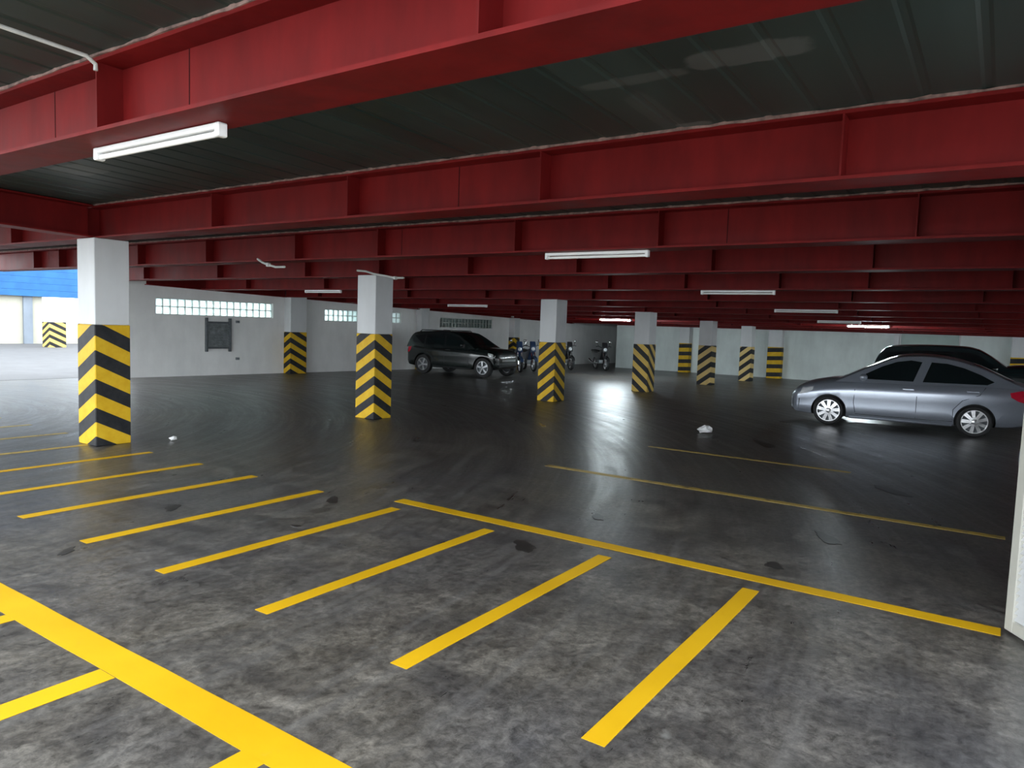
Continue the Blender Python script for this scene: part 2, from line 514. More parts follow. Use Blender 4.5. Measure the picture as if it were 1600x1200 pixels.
# far left court: panels, post, low parapet under an opening
YF = 42.7
bm = bmesh.new(); box(bm, 6.5, 17.12, YF, YF+.2, 0, 3.0); box(bm, 17.55, 18.9, YF, YF+.2, 0, 3.0); box(bm, 18.9, 24.0, YF, YF+.2, 0, 1.2)
struct('wall_court', bm, BEIGE)
t = thing('roof_fascia', 'blue metal fascia above the beige court panels at far left', 'fascia', (6.5, YF, 2.5))
for i in range(5):
    bm = bmesh.new(); hexa(bm, [(0, -.30, i*.34), (20, -.30, i*.34), (20, 0, i*.34), (0, 0, i*.34), (0, -.36, i*.34+.33), (20, -.36, i*.34+.33), (20, 0, i*.34+.33), (0, 0, i*.34+.33)])
    mesh_obj('fascia_board', bm, FASCIA, t)
bm = bmesh.new(); box(bm, 17.12, 17.55, YF-.12, YF+.2, 0, 2.75)
struct('door_1', bm, GREYP)

bm = bmesh.new(); box(bm, 6.5, 30.0, YF+.25, YF+.5, 2.6, 10.0); struct('wall_sky_block_upper', bm, SKYBLOCK)  # unseen tall wall added to cut sky reflections on the floor

# ------------------------------------------------------------------ floor paint
def strip(x0, x1, y0, y1, m=YEL, z=0.0025, name='parking_line'):
    bm = bmesh.new()
    jit = lambda: rnd.uniform(-.003, .003)
    n = max(2, int(max(abs(x1-x0), abs(y1-y0))/0.35))
    along_x = abs(x1-x0) > abs(y1-y0)
    L, R = [], []
    for i in range(n+1):
        f = i/n
        if along_x:
            x = x0+(x1-x0)*f
            L.append((x, y0+jit())); R.append((x, y1+jit()))
        else:
            y = y0+(y1-y0)*f
            L.append((x0+jit(), y)); R.append((x1+jit(), y))
    for i in range(n):
        hexa(bm, [(*L[i], 0.0005), (*L[i+1], 0.0005), (*R[i+1], 0.0005), (*R[i], 0.0005), (*L[i], z), (*L[i+1], z), (*R[i+1], z), (*R[i], z)])
    bmesh.ops.remove_doubles(bm, verts=bm.verts, dist=1e-5)
    return mesh_obj(name, bm, m, floor)
for y in (1.31, 2.46, 3.6, 4.72, 5.80, 6.90):
    strip(2.74, 5.12, y, y+0.115)
for y, m, z in ((7.95, YEL, .004), (9.06, YEL, .004), (10.14, WORN, .004), (11.34, WORN, .004), (12.5, WORN, .004), (13.6, WORN, .004)):
    strip(2.74, 5.12, y, y+0.10, m)
strip(1.79, 1.985, 0.2, 12.0)
for y in (1.25, 2.36, 3.52, 4.64, 5.8): strip(-0.6, 1.788, y, y+0.145 if y < 4 else y+.12)
strip(5.31, 5.45, -0.10, 4.98)
strip(7.99, 8.10, -0.12, 4.85, WORN)
strip(10.48, 10.57, 1.6, 4.5, WORN)

def blob(cx, cy, rx, ry, rot=0.0, m=OIL, name='oil_stain', n=26, z=0.0025):
    bm = bmesh.new()
    ph = [rnd.uniform(0, 6.28) for _ in range(4)]
    ring = []
    for k in range(n):
        a = 2*PI*k/n
        f = 1 + .16*math.sin(2*a+ph[0]) + .12*math.sin(3*a+ph[1]) + .10*math.sin(5*a+ph[2]) + .07*math.sin(9*a+ph[3])
        x, y = rx*f*math.cos(a), ry*f*math.sin(a)
        ring.append((cx + x*math.cos(rot)-y*math.sin(rot), cy + x*math.sin(rot)+y*math.cos(rot)))
    a = [bm.verts.new((x, y, 0.0004)) for x, y in ring]; b = [bm.verts.new((cx+(x-cx)*.97, cy+(y-cy)*.97, z)) for x, y in ring]
    bm.faces.new(b)
    for k in range(n): bm.faces.new((a[k], a[(k+1) % n], b[(k+1) % n], b[k]))
    return mesh_obj(name, bm, m, floor)
for s in ((4.92, 3.16, .09, .15, -.7), (4.95, 5.48, .05, .16, -.9), (3.76, 6.33, .05, .14, -.9), (2.56, 5.72, .035, .11, -.9), (6.16, 3.12, .05, .12, -.8),
          (5.78, 1.38, .06, .10, -.8), (12.4, 4.2, .12, .3, -.9), (12.2, 3.2, .1, .45, -.9), (6.9, 1.2, .08, .2, -.9), (4.1, 5.0, .03, .05, 0), (9.6, 1.0, .1, .3, -.9)):
    blob(*s)

# ------------------------------------------------------------------ beams
def make_beam(x, y0, y1, label, stiff=(), seams=(), w=0.34, d=DK, edge=True):
    z0 = zc(x)
    t = thing('steel_beam', label, 'beam', (x, y0, z0), 0)
    L = y1-y0
    tf = 0.022
    bm = bmesh.new(); box(bm, -w/2, w/2, 0, L, 0, tf); mesh_obj('bottom_flange', bm, RED, t)
    bm = bmesh.new(); box(bm, -w/2, w/2, 0, L, d-tf, d); mesh_obj('top_flange', bm, RED, t)
    bm = bmesh.new(); box(bm, -.008, .008, 0, L, tf, d-tf); mesh_obj('web', bm, RED, t)
    if edge:    # flaking sprayed packing between flange and deck, knobbly
        bm = bmesh.new()
        n = max(4, int(L/0.12)); pr = []
        for i in range(n+1):
            pr.append((-w/2-rnd.uniform(.004, .016), i*L/n, d+rnd.uniform(-.006, .004), d+rnd.uniform(.012, .03)))
        V = [[bm.verts.new((-w/2+.02, y, lo)), bm.verts.new((xx, y, lo)), bm.verts.new((xx+.004, y, hi)), bm.verts.new((-w/2+.02, y, hi))] for xx, y, lo, hi in pr]
        for a, b in zip(V, V[1:]):
            for k in range(4): bm.faces.new((a[k], a[(k+1) % 4], b[(k+1) % 4], b[k]))
        o = mesh_obj('edge_packing', bm, EDGE, t)
    pm = {}
    for s in [v*(x-.16)/x for v in stiff]:
        for sx in (-1, 1):
            if sx not in pm:
                bm = bmesh.new(); box(bm, min(sx*.008, sx*(w/2-.008)), max(sx*.008, sx*(w/2-.008)), -.006, .006, tf, d-tf)
                p = mesh_obj('stiffener', bm, RED, t); pm[sx] = p
            else:
                p = pm[sx].copy(); C.objects.link(p); p.parent = t
            p.location = (0, s-y0, 0)
    for s in seams:
        bm = bmesh.new(); box(bm, -.0095, -.0075, s-y0-.005, s-y0+.005, tf, d-tf)
        mesh_obj('weld_seam', bm, SEAM, t)
    return t
BEAMS = [
    (2.37, -2.2, 20.4, 'nearest red steel beam crossing the top of the view, carrying the closest tube lamp', (4.82, 1.83, -1.2, 7.8, 10.6, 13.6), (5.35, 3.8)),
    (5.07, -2.2, 20.4, 'red steel beam resting on the nearest striped column, second from the viewer', (7.72, 5.47, 3.23, 0.96, -1.3, 10.6, 13.0, 15.3, 17.6), (4.06,)),
    (7.62, -7.9, 20.4, 'red steel beam between the two nearest columns, with a tube lamp under it', (11.77, 9.39, 7.58, 5.2, 3.28, 0.76, -1.8, 16.05, 17.2, 18.4, 14.0), (7.1, 2.5)),
    (10.0, -7.9, 20.0, 'red steel beam passing over the second striped column', (18.1, 15.0, 12.0, 9.9, 7.78, 5.64, 3.49, 1.45, -1), ()),
    (12.7, -7.9, 19.7, 'red steel beam just beyond the second striped column, fifth from the viewer', (17.7, 14.5, 11.73, 7.97, 6.45, 4.91, 3.25, 1.88, 0), ()),
    (15.35, -7.9, 19.4, 'red steel beam passing over the third striped column', (17.8, 14.07, 11.34, 8.2, 5.4, 2.55, 0.41), ()),
    (17.7, -7.9, 19.2, 'red steel beam midway between third and fourth striped columns', (15, 12, 9, 6, 3.2, .6), ()),
    (20.2, -7.9, 18.9, 'red steel beam passing over the fourth striped column', (15, 12, 9, 6, 3.2, .6), ()),
    (22.55, -7.9, 18.7, 'red steel beam above the dark parked vehicle behind the silver sedan', (15, 12, 9, 6, 3.2, .6), ()),
    (24.8, -7.9, 18.5, 'red steel beam with the two lit tube lamps, over the fifth column', (15, 12, 9, 6, 3.2, .6), ()),
    (26.7, -7.9, 18.3, 'red steel beam just beyond the two lit lamps, third from the back wall', (15, 12, 9, 6, 3.2, .6), ()),
    (28.5, -7.9, 18.1, 'red steel beam over the sixth column, second from the back wall', (15, 12, 9, 6, 3.2, .6), ()),
    (30.2, -7.9, 17.9, 'farthest red steel beam, closest to the back wall', (15, 12, 9, 6, 3.2, .6), ()),
]
for b in BEAMS: make_beam(b[0], b[1], b[2] if b[0] < 10.5 else 20.08-.1065*(b[0]-10.9)-.30, b[3], b[4], b[5])
# girder in front of the nearest column, and the dark edge girders along the walls
def girder(p0, p1, z0, z1, label, w=0.3, m=RED, d=DK):
    p0, p1 = Vector(p0), Vector(p1)
    t = thing('edge_girder', label, 'girder', (p0.x, p0.y, z0), math.atan2(p1.y-p0.y, p1.x-p0.x))
    L = (p1-p0).length; dz = z1-z0; tf = 0.02
    def sb(y0, y1, a, b):
        bm = bmesh.new()
        hexa(bm, [(0, y0, a), (L, y0, a+dz), (L, y1, a+dz), (0, y1, a), (0, y0, b), (L, y0, b+dz), (L, y1, b+dz), (0, y1, b)])
        return bm
    mesh_obj('bottom_flange', sb(-w/2, w/2, 0, tf), m, t)
    mesh_obj('top_flange', sb(-w/2, w/2, d-tf, d), m, t)
    mesh_obj('web', sb(-.008, .008, tf, d-tf), m, t)
    return t
def v2(q): return (q[0], q[1])
girder((2.56, 10.2), (4.88, 10.2), zc(2.56), zc(4.88), 'dark red cross girder running from the nearest column towards the viewer')
for s0, s1, lab in ((.2, 4.58, 'dark red wall girder above the first glass block window'), (5.28, 10.36, 'dark red wall girder above the second glass block window'), (10.88, 15.9, 'dark red wall girder above the dim third glass block window'), (16.4, 20.6, 'dark red wall girder on left wall beyond the black vehicle')):
    girder(v2(wl(s0, .13)), v2(wl(s1, .13)), zc(wl(s0)[0]), zc(wl(s1)[0]), lab, 0.22)
girder((XB-.14, -7.8), (XB-.14, 15.3), zc(XB)+.0, zc(XB)+.0, 'dark red girder along the top of the back wall', 0.22)

# ------------------------------------------------------------------ columns
def column(x, y, label, mat, w=0.46, d=0.46, stripe=1.57, top=None, rz=0.0, cap=True, name='column'):
    h = (zc(x) if top is None else top) - 0.002
    t = thing(name, label, 'column', (x, y, 0), rz)
    bm = bmesh.new(); box(bm, -w/2, w/2, -d/2, d/2, stripe, h); bevel(bm, .008); mesh_obj('shaft', bm, WHITE, t)
    e = .006
    bm = bmesh.new(); box(bm, -w/2-e, w/2+e, -d/2-e, d/2+e, 0, stripe); bevel(bm, .01); mesh_obj('hazard_base', bm, mat, t)
    if cap:
        bm = bmesh.new(); box(bm, -w/2+.03, w/2-.03, -d/2+.03, d/2-.03, h-.012, h+.001)
        mesh_obj('cap_plate', bm, DARKMET, t)
    return t
def st(ztop_peak, k, w): pass
H1 = hazard('hazard_chevron_wide', .50, .56, .385, 0.28)
H2 = hazard('hazard_chevron', .60, .62, .33, 0.42)
H3 = hazard('hazard_chevron_steep', .75, .80, .325, 0.20)
H4 = hazard('hazard_diagonal_down', .9, -.85, .36, 0.1, .25)
H5 = hazard('hazard_diagonal_up', .1, .75, .36, 0.3, .5)
H6 = hazard('hazard_diagonal_faded', .1, .8, .36, 0.1, .5)
HW = hazard('hazard_wall_chevron', .55, .55, .34, 0.3)
HB = hazard('hazard_bands', .05, .05, .34, 0.3)
cw = .23
column(4.85+cw, 9.97+cw, 'nearest white column with wide yellow and black chevrons at left', H1, stripe=1.63, rz=0)
column(9.52+cw, 9.50+cw, 'second nearest white column with yellow black chevrons, left of the black vehicle', H2, w=.45, d=.47, stripe=1.57)
column(15.09+.24, 8.99+cw, 'third white striped column, in front of the parked motorcycles', H3, w=.5, d=.46, stripe=1.44)
column(19.77+.25, 8.62+.24, 'fourth white column with stripes slanting down to the right, right of the lit lamp', H4, w=.5, d=.48, stripe=1.40)
column(24.47+.25, 8.37+.22, 'fifth white column with faded stripes, between fourth column and back wall', H5, w=.5, d=.46, stripe=1.36)
column(28.03+.25, 8.05+.2, 'sixth slim white column with faded stripes, standing farthest back in the row', H6, w=.46, d=.42, stripe=1.32)
# pilasters on the walls
def wall_pil(s, w, d, label, mat, stripe):
    q = wl(s, d/2)
    return column(q[0], q[1], label, mat, w, d, stripe, zc(q[0])+DK-.01, WL_R, False, 'wall_pillar')
wall_pil(4.93, .60, .38, 'white pillar against left wall, chevrons between first and second glass windows', HW, 1.36)
wall_pil(10.62, .42, .30, 'white pillar against left wall, behind the tail of the black vehicle', HB, 1.3)
wall_pil(16.15, .40, .30, 'white pillar against left wall, beyond the bonnet of the black vehicle', HW, 1.3)
column(XB-.17, 11.9, 'narrow back wall pillar with dark bands, left of the fifth column', HB, .34, .46, 1.3, zc(XB), 0, False, 'wall_pillar')
column(XB-.17, 7.97, 'back wall pillar with yellow bands, right of the sixth column', HB, .34, .56, 1.3, zc(XB), 0, False, 'wall_pillar')
column(XB-.17, -0.45, 'back wall pillar with yellow bands at far right, behind the sedan tail', HB, .34, .6, 1.3, zc(XB), 0, False, 'wall_pillar')
column(16.86, 38.63, 'thick white column with pale chevrons in the bright court at far left', hazard('hazard_pale', .5, .5, .34, .2, .3), 0.74, 0.74, 1.23, 2.43, 0.0, False)

# ------------------------------------------------------------------ tube lamps
def lamp(x, y0, y1, z, label, on=False, twin=False, w=0.055, group=None):
    t = thing('tube_lamp', label, 'lamp', (x, (y0+y1)/2, z), 0)
    L = y1-y0
    bm = bmesh.new(); box(bm, -w/2, w/2, -L/2, L/2, -.034, -.001); bevel(bm, .005); mesh_obj('housing', bm, LAMPW, t)
    for s in (-1, 1):
        bm = bmesh.new(); box(bm, -w/2-.003, w/2+.003, -.02, .02, -.076, -.0005); bevel(bm, .006)
        o = mesh_obj('end_cap', bm, LAMPW, t); o.location = (0, s*(L/2-.015), 0)
    for dx in ((-.028, .028) if twin else (0,)):
        bm = bmesh.new(); tube(bm, [(dx, -L/2+.03, -.057), (dx, L/2-.03, -.057)], .0165, 10)
        mesh_obj('tube', bm, TUBEON if on else TUBEOFF, t, True)
    if twin:
        bm = bmesh.new(); box(bm, -.010, .010, -L/2+.06, L/2-.06, -.05, -.044); mesh_obj('gap', bm, SLOT, t)
    return t
def zl(x): return zc(x) - .001
lamp(2.43, 3.60, 4.93, zl(2.43), 'large unlit white tube lamp under the nearest beam at upper left')
lamp(7.62, 3.38, 4.72, zl(7.62), 'unlit white tube lamp under the beam at centre top, above the third column')
lamp(12.7, 3.30, 4.58, zl(12.7), 'thin unlit tube lamp above the fifth striped column')
lamp(17.7, 3.2, 4.58, zl(17.7), 'unlit tube lamp left of and above the lit lamp over the sedan')
lamp(12.7, 13.87, 15.2, zl(12.7), 'unlit tube lamp left of the second column, near the glass block wall')
lamp(17.7, 13.0, 14.5, zl(17.7), 'unlit tube lamp above the black vehicle near the wall windows')
lamp(22.55, 3.45, 4.6, zl(22.55), 'dim unlit tube lamp just above left of the lit lamp over the sedan')
lamp(24.8, 11.55, 12.85, zl(24.8), 'lit tube lamp glowing white left of the fourth column', True, True, .13)
lamp(24.8, 2.98, 4.18, zl(24.8), 'lit tube lamp glowing white above the silver sedan', True, True, .13)

# ------------------------------------------------------------------ pipes and fittings
def pipe(name, label, pts, r, m, joints=()):
    base = Vector(pts[0])
    t = thing(name, label, 'pipe', base)
    bm = bmesh.new(); tube(bm, [Vector(p)-base for p in pts], r, 8); mesh_obj('pipe_run', bm, m, t, True)
    for j in joints:
        bm = bmesh.new(); q = Vector(j)-base; box(bm, q.x-.03, q.x+.03, q.y-.03, q.y+.03, q.z-.03, q.z+.03); bevel(bm, .008)
        mesh_obj('coupling', bm, m, t)
    return t
zt = lambda x: zc(x)+DK-.035
pipe('conduit_pipe', 'thin pale conduit along the ceiling, ending on the nearest beam', [(0.7, 4.40, zt(.7)), (1.3, 4.41, zt(1.3)), (2.12, 4.42, zt(2.12)-.0), (2.17, 4.42, zt(2.17)-.03), (2.17, 4.42, zc(2.17)+.32)], .012, PVC, [(1.25, 4.41, zt(1.25))])
pipe('conduit_pipe', 'short pale bent conduit under the beam left of the second column', [(7.46, 10.1, zc(7.6)+.04), (7.44, 9.95, zc(7.6)-.02), (7.44, 9.8, zc(7.6)-.06), (7.44, 9.62, zc(7.6)-.10), (7.44, 9.4, zc(7.6)-.10)], .018, PVC, [(7.44, 9.8, zc(7.6)-.06)])
pipe('conduit_pipe', 'pale bent conduit over the top of the second column', [(9.45, 9.9, zc(9.5)+.07), (9.42, 9.65, zc(9.5)+.05), (9.42, 9.45, zc(9.5)), (9.5, 9.2, zc(9.5)-.04), (9.5, 9.0, zc(9.5)-.07), (9.5, 8.8, zc(9.5)-.07)], .018, PVC, [(9.5, 9.0, zc(9.5)-.07)])
# wall vent
q = wl(2.35, 0, 0)
t = thing('wall_vent', 'grey louvred vent panel on left wall under the first glass window', 'vent', q, WL_R)
for sx in (-.37, .37):
    bm = bmesh.new(); box(bm, sx-.03, sx+.03, -.10, 0, .72, 1.74); bevel(bm, .006); mesh_obj('side_post', bm, DARKMET, t)
bm = bmesh.new(); box(bm, -.34, .34, -.02, 0, .84, 1.60); mesh_obj('back_panel', bm, GREYMET, t)
for z in (.84, 1.60):
    bm = bmesh.new(); box(bm, -.34, .34, -.08, -.02, z-.03, z+.03); mesh_obj('rail', bm, DARKMET, t)
for i in range(9):
    z = .885 + i*.075
    bm = bmesh.new(); hexa(bm, [(-.34, -.07, z), (.34, -.07, z), (.34, -.06, z), (-.34, -.06, z), (-.34, -.035, z+.06), (.34, -.035, z+.06), (.34, -.025, z+.06), (-.34, -.025, z+.06)])
    mesh_obj('slat', bm, GREYMET, t)
for z, lab in ((1.64, 'small grey wall socket box right of the vent, the upper one'), (.50, 'small grey wall socket box low on left wall right of the vent')):
    t = thing('wall_socket', lab, 'socket', wl(2.99, 0, z), WL_R)
    bm = bmesh.new(); box(bm, -.06, .06, -.05, 0, -.04, .04); bevel(bm, .008); mesh_obj('box', bm, GREYMET, t)
    bm = bmesh.new(); box(bm, -.04, .04, -.056, -.05, -.022, .022); mesh_obj('cover', bm, DARKMET, t)
# white light steel door at the right edge
t = thing('louvred_door', 'cream framed louvred steel door leaf at the right edge of the view', 'door', (5.44, -.135, 0), math.radians(213))
Wd, Hd = .80, 2.35
for (x0, x1, z0, z1, nm) in ((0, .075, .015, Hd, 'stile'), (Wd-.075, Wd, .015, Hd, 'stile'), (.075, Wd-.075, .015, .09, 'rail'), (.075, Wd-.075, Hd-.1, Hd, 'rail'), (.075, Wd-.075, 1.1, 1.18, 'rail')):
    bm = bmesh.new(); box(bm, x0, x1, -.025, .025, z0, z1); bevel(bm, .005); mesh_obj(nm, bm, DOORP, t)
pm = None
for i in range(52):
    z = .10 + i*.042
    if 1.06 < z < 1.18 or z > Hd-.13: continue
    if pm is None:
        bm = bmesh.new(); hexa(bm, [(.075, -.02, 0), (Wd-.075, -.02, 0), (Wd-.075, -.014, 0), (.075, -.014, 0), (.075, .012, .04), (Wd-.075, .012, .04), (Wd-.075, .018, .04), (.075, .018, .04)])
        p = pm = mesh_obj('slat', bm, LOUVRE, t)
    else:
        p = pm.copy(); C.objects.link(p); p.parent = t
    p.location = (0, 0, z)
for z in (.25, 1.05, 1.9):
    bm = bmesh.new(); tube(bm, [(-.012, .0, z), (-.012, .0, z+.09)], .016, 10); mesh_obj('hinge', bm, CHROME, t)

# litter on the floor
def scrap(x, y, r, label):
    bm = bmesh.new(); bmesh.ops.create_icosphere(bm, subdivisions=2, radius=r)
    for v in bm.verts:
        v.co *= rnd.uniform(.65, 1.15); v.co.z *= .55
    mz = min(v.co.z for v in bm.verts)
    for v in bm.verts: v.co.z -= mz
    o = mesh_obj('paper_scrap', bm, PAPER); o.location = (x, y, 0.0005); tag(o, label, 'litter')
scrap(5.82, 9.78, .06, 'crumpled white paper scrap on the floor right of the nearest column')
scrap(12.66, 4.37, .13, 'crumpled white litter on the dark floor in front of the sedan')

# ------------------------------------------------------------------ vehicles
def catmull(pts, x):
    n = len(pts)
    for i in range(n-1):
        if x <= pts[i+1][0] or i == n-2:
            p0 = pts[max(i-1, 0)]; p1 = pts[i]; p2 = pts[i+1]; p3 = pts[min(i+2, n-1)]
            h = p2[0]-p1[0]; t = (x-p1[0])/h
            out = []
            for k in range(1, len(p1)):
                m1 = (p2[k]-p0[k])/max(1e-6, p2[0]-p0[0])*h if i > 0 else (p2[k]-p1[k])
                m2 = (p3[k]-p1[k])/max(1e-6, p3[0]-p1[0])*h if i < n-2 else (p2[k]-p1[k])
                out.append((2*t**3-3*t**2+1)*p1[k] + (t**3-2*t**2+t)*m1 + (-2*t**3+3*t**2)*p2[k] + (t**3-t**2)*m2)
            return out
def spline2(pts, n):
    out = []
    for i in range(len(pts)-1):
        p0 = pts[max(i-1, 0)]; p1 = pts[i]; p2 = pts[i+1]; p3 = pts[min(i+2, len(pts)-1)]
        for k in range(n):
            t = k/n
            out.append(tuple(.5*((2*b)+(-a+c)*t+(2*a-5*b+4*c-d)*t*t+(-a+3*b-3*c+d)*t**3) for a, b, c, d in zip(p0, p1, p2, p3)))
    out.append(pts[-1])
    return out

def make_wheel(parent, x, y, r, side, alloy, w=.20, spokes=8, dr=.78):
    wo = bpy.data.objects.new('wheel', None); C.objects.link(wo); wo.parent = parent
    wo.location = (x, y, r); wo.rotation_euler = (0, rnd.uniform(0, 1), 0)
    s = side
    bm = bmesh.new(); ri = r*dr*.94
    lathe_y(bm, [(ri, -w/2*s), (r*.9, -w/2*s), (r*.985, -w*.40*s), (r, -w*.2*s), (r, w*.2*s), (r*.985, w*.40*s), (r*.9, w/2*s), (ri, w/2*s*.96), (ri, -w/2*s)], 32)
    mesh_obj('tyre', bm, TYRE, wo, True)
    bm = bmesh.new(); R = r*dr*.95
    lathe_y(bm, [(R, w*.46*s), (R*.93, w*.46*s), (R*.90, w*.30*s), (R*.9, -w*.2*s), (R, -w*.2*s), (R, w*.46*s)], 32)
    for k in range(spokes):
        a = 2*PI*k/spokes
        for da in (-.055, .055):
            b0 = a+da*1.3; c0, s0_ = math.cos(b0), math.sin(b0)
            tx, tz = -math.sin(a), math.cos(a)
            hw = R*.085
            p = []
            for rr, yy in ((R*.12, w*.44), (R*.93, w*.40)):
                for hh in (-hw, hw):
                    for dy in (0, -.03):
                        p.append((rr*c0+tx*hh, (yy+dy)*s, rr*s0_+tz*hh))
            hexa(bm, [p[0], p[4], p[5], p[1], p[2], p[6], p[7], p[3]])
    lathe_y(bm, [(0, w*.50*s), (R*.16, w*.49*s), (R*.24, w*.42*s), (R*.24, w*.25*s)], 20)
    mesh_obj('rim', bm, alloy, wo, True)
    bm = bmesh.new(); lathe_y(bm, [(0, w*.10*s), (R*.89, w*.10*s), (R*.89, w*.02*s), (0, w*.02*s)], 24)
    mesh_obj('brake_disc', bm, DARKMET, wo, True)
    return wo

def make_car(S, label, cat, loc, rz, paint):
    t = thing(S['name'], label, cat, loc, rz)
    st_ = S['stations']
    xs = [st_[0][0] + (st_[-1][0]-st_[0][0])*(0.5-0.5*math.cos(PI*i/44)) for i in range(45)]
    bm = bmesh.new(); secs = []
    for x in xs:
        zl_, zb, zt_, w = catmull(st_, x)
        h = zb-zl_
        half = [(0, zl_), (.74*w, zl_), (.93*w, zl_+.05*h), (.98*w, zl_+.18*h), (.978*w, zl_+.34*h), (.982*w, zl_+.54*h), (1.0*w, zl_+.72*h), (.98*w, zl_+.83*h), (.94*w, zl_+.95*h), (.89*w, zb), (.72*w, zb+.55*(zt_-zb)), (.4*w, zb+.9*(zt_-zb)), (0, zt_)]
        ring = [bm.verts.new((x, y, z)) for y, z in half] + [bm.verts.new((x, -y, z)) for y, z in half[-2:0:-1]]
        secs.append(ring)
    n = len(secs[0])
    for a, b in zip(secs, secs[1:]):
        for k in range(n): bm.faces.new((a[k], a[(k+1) % n], b[(k+1) % n], b[k]))
    bm.faces.new(secs[0][::-1]); bm.faces.new(secs[-1])
    body = mesh_obj('body', bm, [paint, BLACKPL], t, True)
    r = S['r']
    # wheel arches cut out
    bm = bmesh.new()
    for ax in S['axles']:
        for s in (-1, 1):
            lathe_y(bm, [(0, s*(S['half']-.34)), (r*1.13, s*(S['half']-.34)), (r*1.16, s*(S['half']+.3)), (0, s*(S['half']+.3))], 32, (ax, 0, r*1.0))
    cut = mesh_obj('cutter', bm, BLACKPL)
    md = body.modifiers.new('arch', 'BOOLEAN'); md.operation = 'DIFFERENCE'; md.object = cut; md.solver = 'EXACT'
    md.material_mode = 'TRANSFER'
    cut.matrix_world = Matrix.Identity(4)
    par = body.parent; body.parent = None
    bpy.context.view_layer.update()
    dg = bpy.context.evaluated_depsgraph_get()
    me = bpy.data.meshes.new_from_object(body.evaluated_get(dg))
    body.modifiers.clear(); body.data = me; body.parent = par
    bpy.data.objects.remove(cut)
    me.name = 'body'
    bb = bmesh.new(); bb.from_mesh(me)
    tree = BVHTree.FromBMesh(bb); bb.free()
    def side(x, z, s=1):
        hit = tree.ray_cast(Vector((x, 2*s, z)), Vector((0, -s, 0)))
        return hit[0].y if hit[0] else s*S['half']*.9
    def endx(y, z, s=1):
        hit = tree.ray_cast(Vector((6*s, y, z)), Vector((-s, 0, 0)))
        return hit[0].x if hit[0] else 0
    # cabin
    out = spline2(S['roof'], 5)
    zb0 = S['cab_z0']; yb = S['cab_w']; tum = S['tumble']
    yz = lambda z: yb - max(0, z-zb0)*tum
    bm = bmesh.new()
    Lr, Cm, Rr = [], [], []
    for (x, z) in out:
        y = yz(z)
        Lr.append(bm.verts.new((x, y, z-.02)))
        Cm.append([bm.verts.new((x, y*f, z+.035*(1-f*f)*1.0)) for f in (.93, .6, 0, -.6, -.93)])
        Rr.append(bm.verts.new((x, -y, z-.02)))
    rows = [[Lr[i]] + Cm[i] + [Rr[i]] for i in range(len(out))]
    for a, b in zip(rows, rows[1:]):
        for k in range(6): bm.faces.new((a[k], a[k+1], b[k+1], b[k]))
    bm.faces.new(Lr); bm.faces.new(Rr[::-1])
    f0 = bm.faces.new(rows[0][::-1]); bm.faces.new(rows[-1])
    bm.faces.new([rows[0][0]] + [rows[0][k] for k in range(1, 7)] ) if False else None
    mesh_obj('cabin', bm, paint, t, True)
    # side glass
    for s in (-1, 1):
        for poly in S['windows']:
            bm = bmesh.new()
            for_in = [bm.verts.new((x, s*(yz(z+.02)-.012), z)) for x, z in poly]
            for_out = [bm.verts.new((x, s*(yz(z+.02)+.006), z)) for x, z in poly]
            bm.faces.new(for_in); bm.faces.new(for_out[::-1])
            for i in range(len(poly)): bm.faces.new((for_in[i], for_out[i], for_out[(i+1) % len(poly)], for_in[(i+1) % len(poly)]))
            mesh_obj('side_window', bm, TINT, t)
    # windscreens follow the cabin strip
    for (xa, xb, nm) in S['screens']:
        bm = bmesh.new(); rr = []
        for (x, z) in out:
            if xa <= x <= xb:
                y = yz(z)
                rr.append([(x, y*f, z+.035*(1-f*f)) for f in (.88, .6, 0, -.6, -.88)])
        V = []
        for i, row in enumerate(rr):
            d = Vector(rr[min(i+1, len(rr)-1)][2]) - Vector(rr[max(i-1, 0)][2])
            nrm = Vector((d.z, 0, -d.x)); nrm.normalize()
            if nrm.z < 0: nrm = -nrm
            V.append([[bm.verts.new(Vector(p)+nrm*o) for p in row] for o in (.008, -.012)])
        for a, b in zip(V, V[1:]):
            for k in range(4):
                bm.faces.new((a[0][k], a[0][k+1], b[0][k+1], b[0][k])); bm.faces.new((a[1][k], b[1][k], b[1][k+1], a[1][k+1]))
        mesh_obj(nm, bm, TINT, t, True)
    # door gaps, handles, mouldings
    for s in (-1, 1):
        for pts in S['gaps']:
            bm = bmesh.new()
            tube(bm, [(x, side(x, z, s), z) for x, z in pts], .006, 5); mesh_obj('door_gap', bm, BLACKPL, t)
        for (x, z) in S['handles']:
            bm = bmesh.new(); y = side(x, z, s); box(bm, x-.10, x+.10, y-.012, y+.022*s if s > 0 else y+.012, z-.016, z+.016) if s > 0 else box(bm, x-.10, x+.10, y-.022, y+.012, z-.016, z+.016)
            bevel(bm, .006); mesh_obj('door_handle', bm, paint, t)
        x0, x1, zs = S['sill']
        bm = bmesh.new(); tube(bm, [(x0+(x1-x0)*i/10, side(x0+(x1-x0)*i/10, zs, s)+.004*s, zs) for i in range(11)], .03, 6); mesh_obj('sill', bm, S.get('sillm', paint), t, True)
        # mirror
        mx, mz = S['mirror']
        bm = bmesh.new(); ym = yz(mz)
        bmesh.ops.create_icosphere(bm, subdivisions=2, radius=1)
        for v in bm.verts:
            v.co = Vector((mx + v.co.x*.075, s*(ym+.13) + v.co.y*.11, mz + v.co.z*.075))
        box(bm, mx-.02, mx+.02, min(s*(ym-.02), s*(ym+.08)), max(s*(ym-.02), s*(ym+.08)), mz-.055, mz-.02)
        mesh_obj('mirror', bm, paint, t, True)
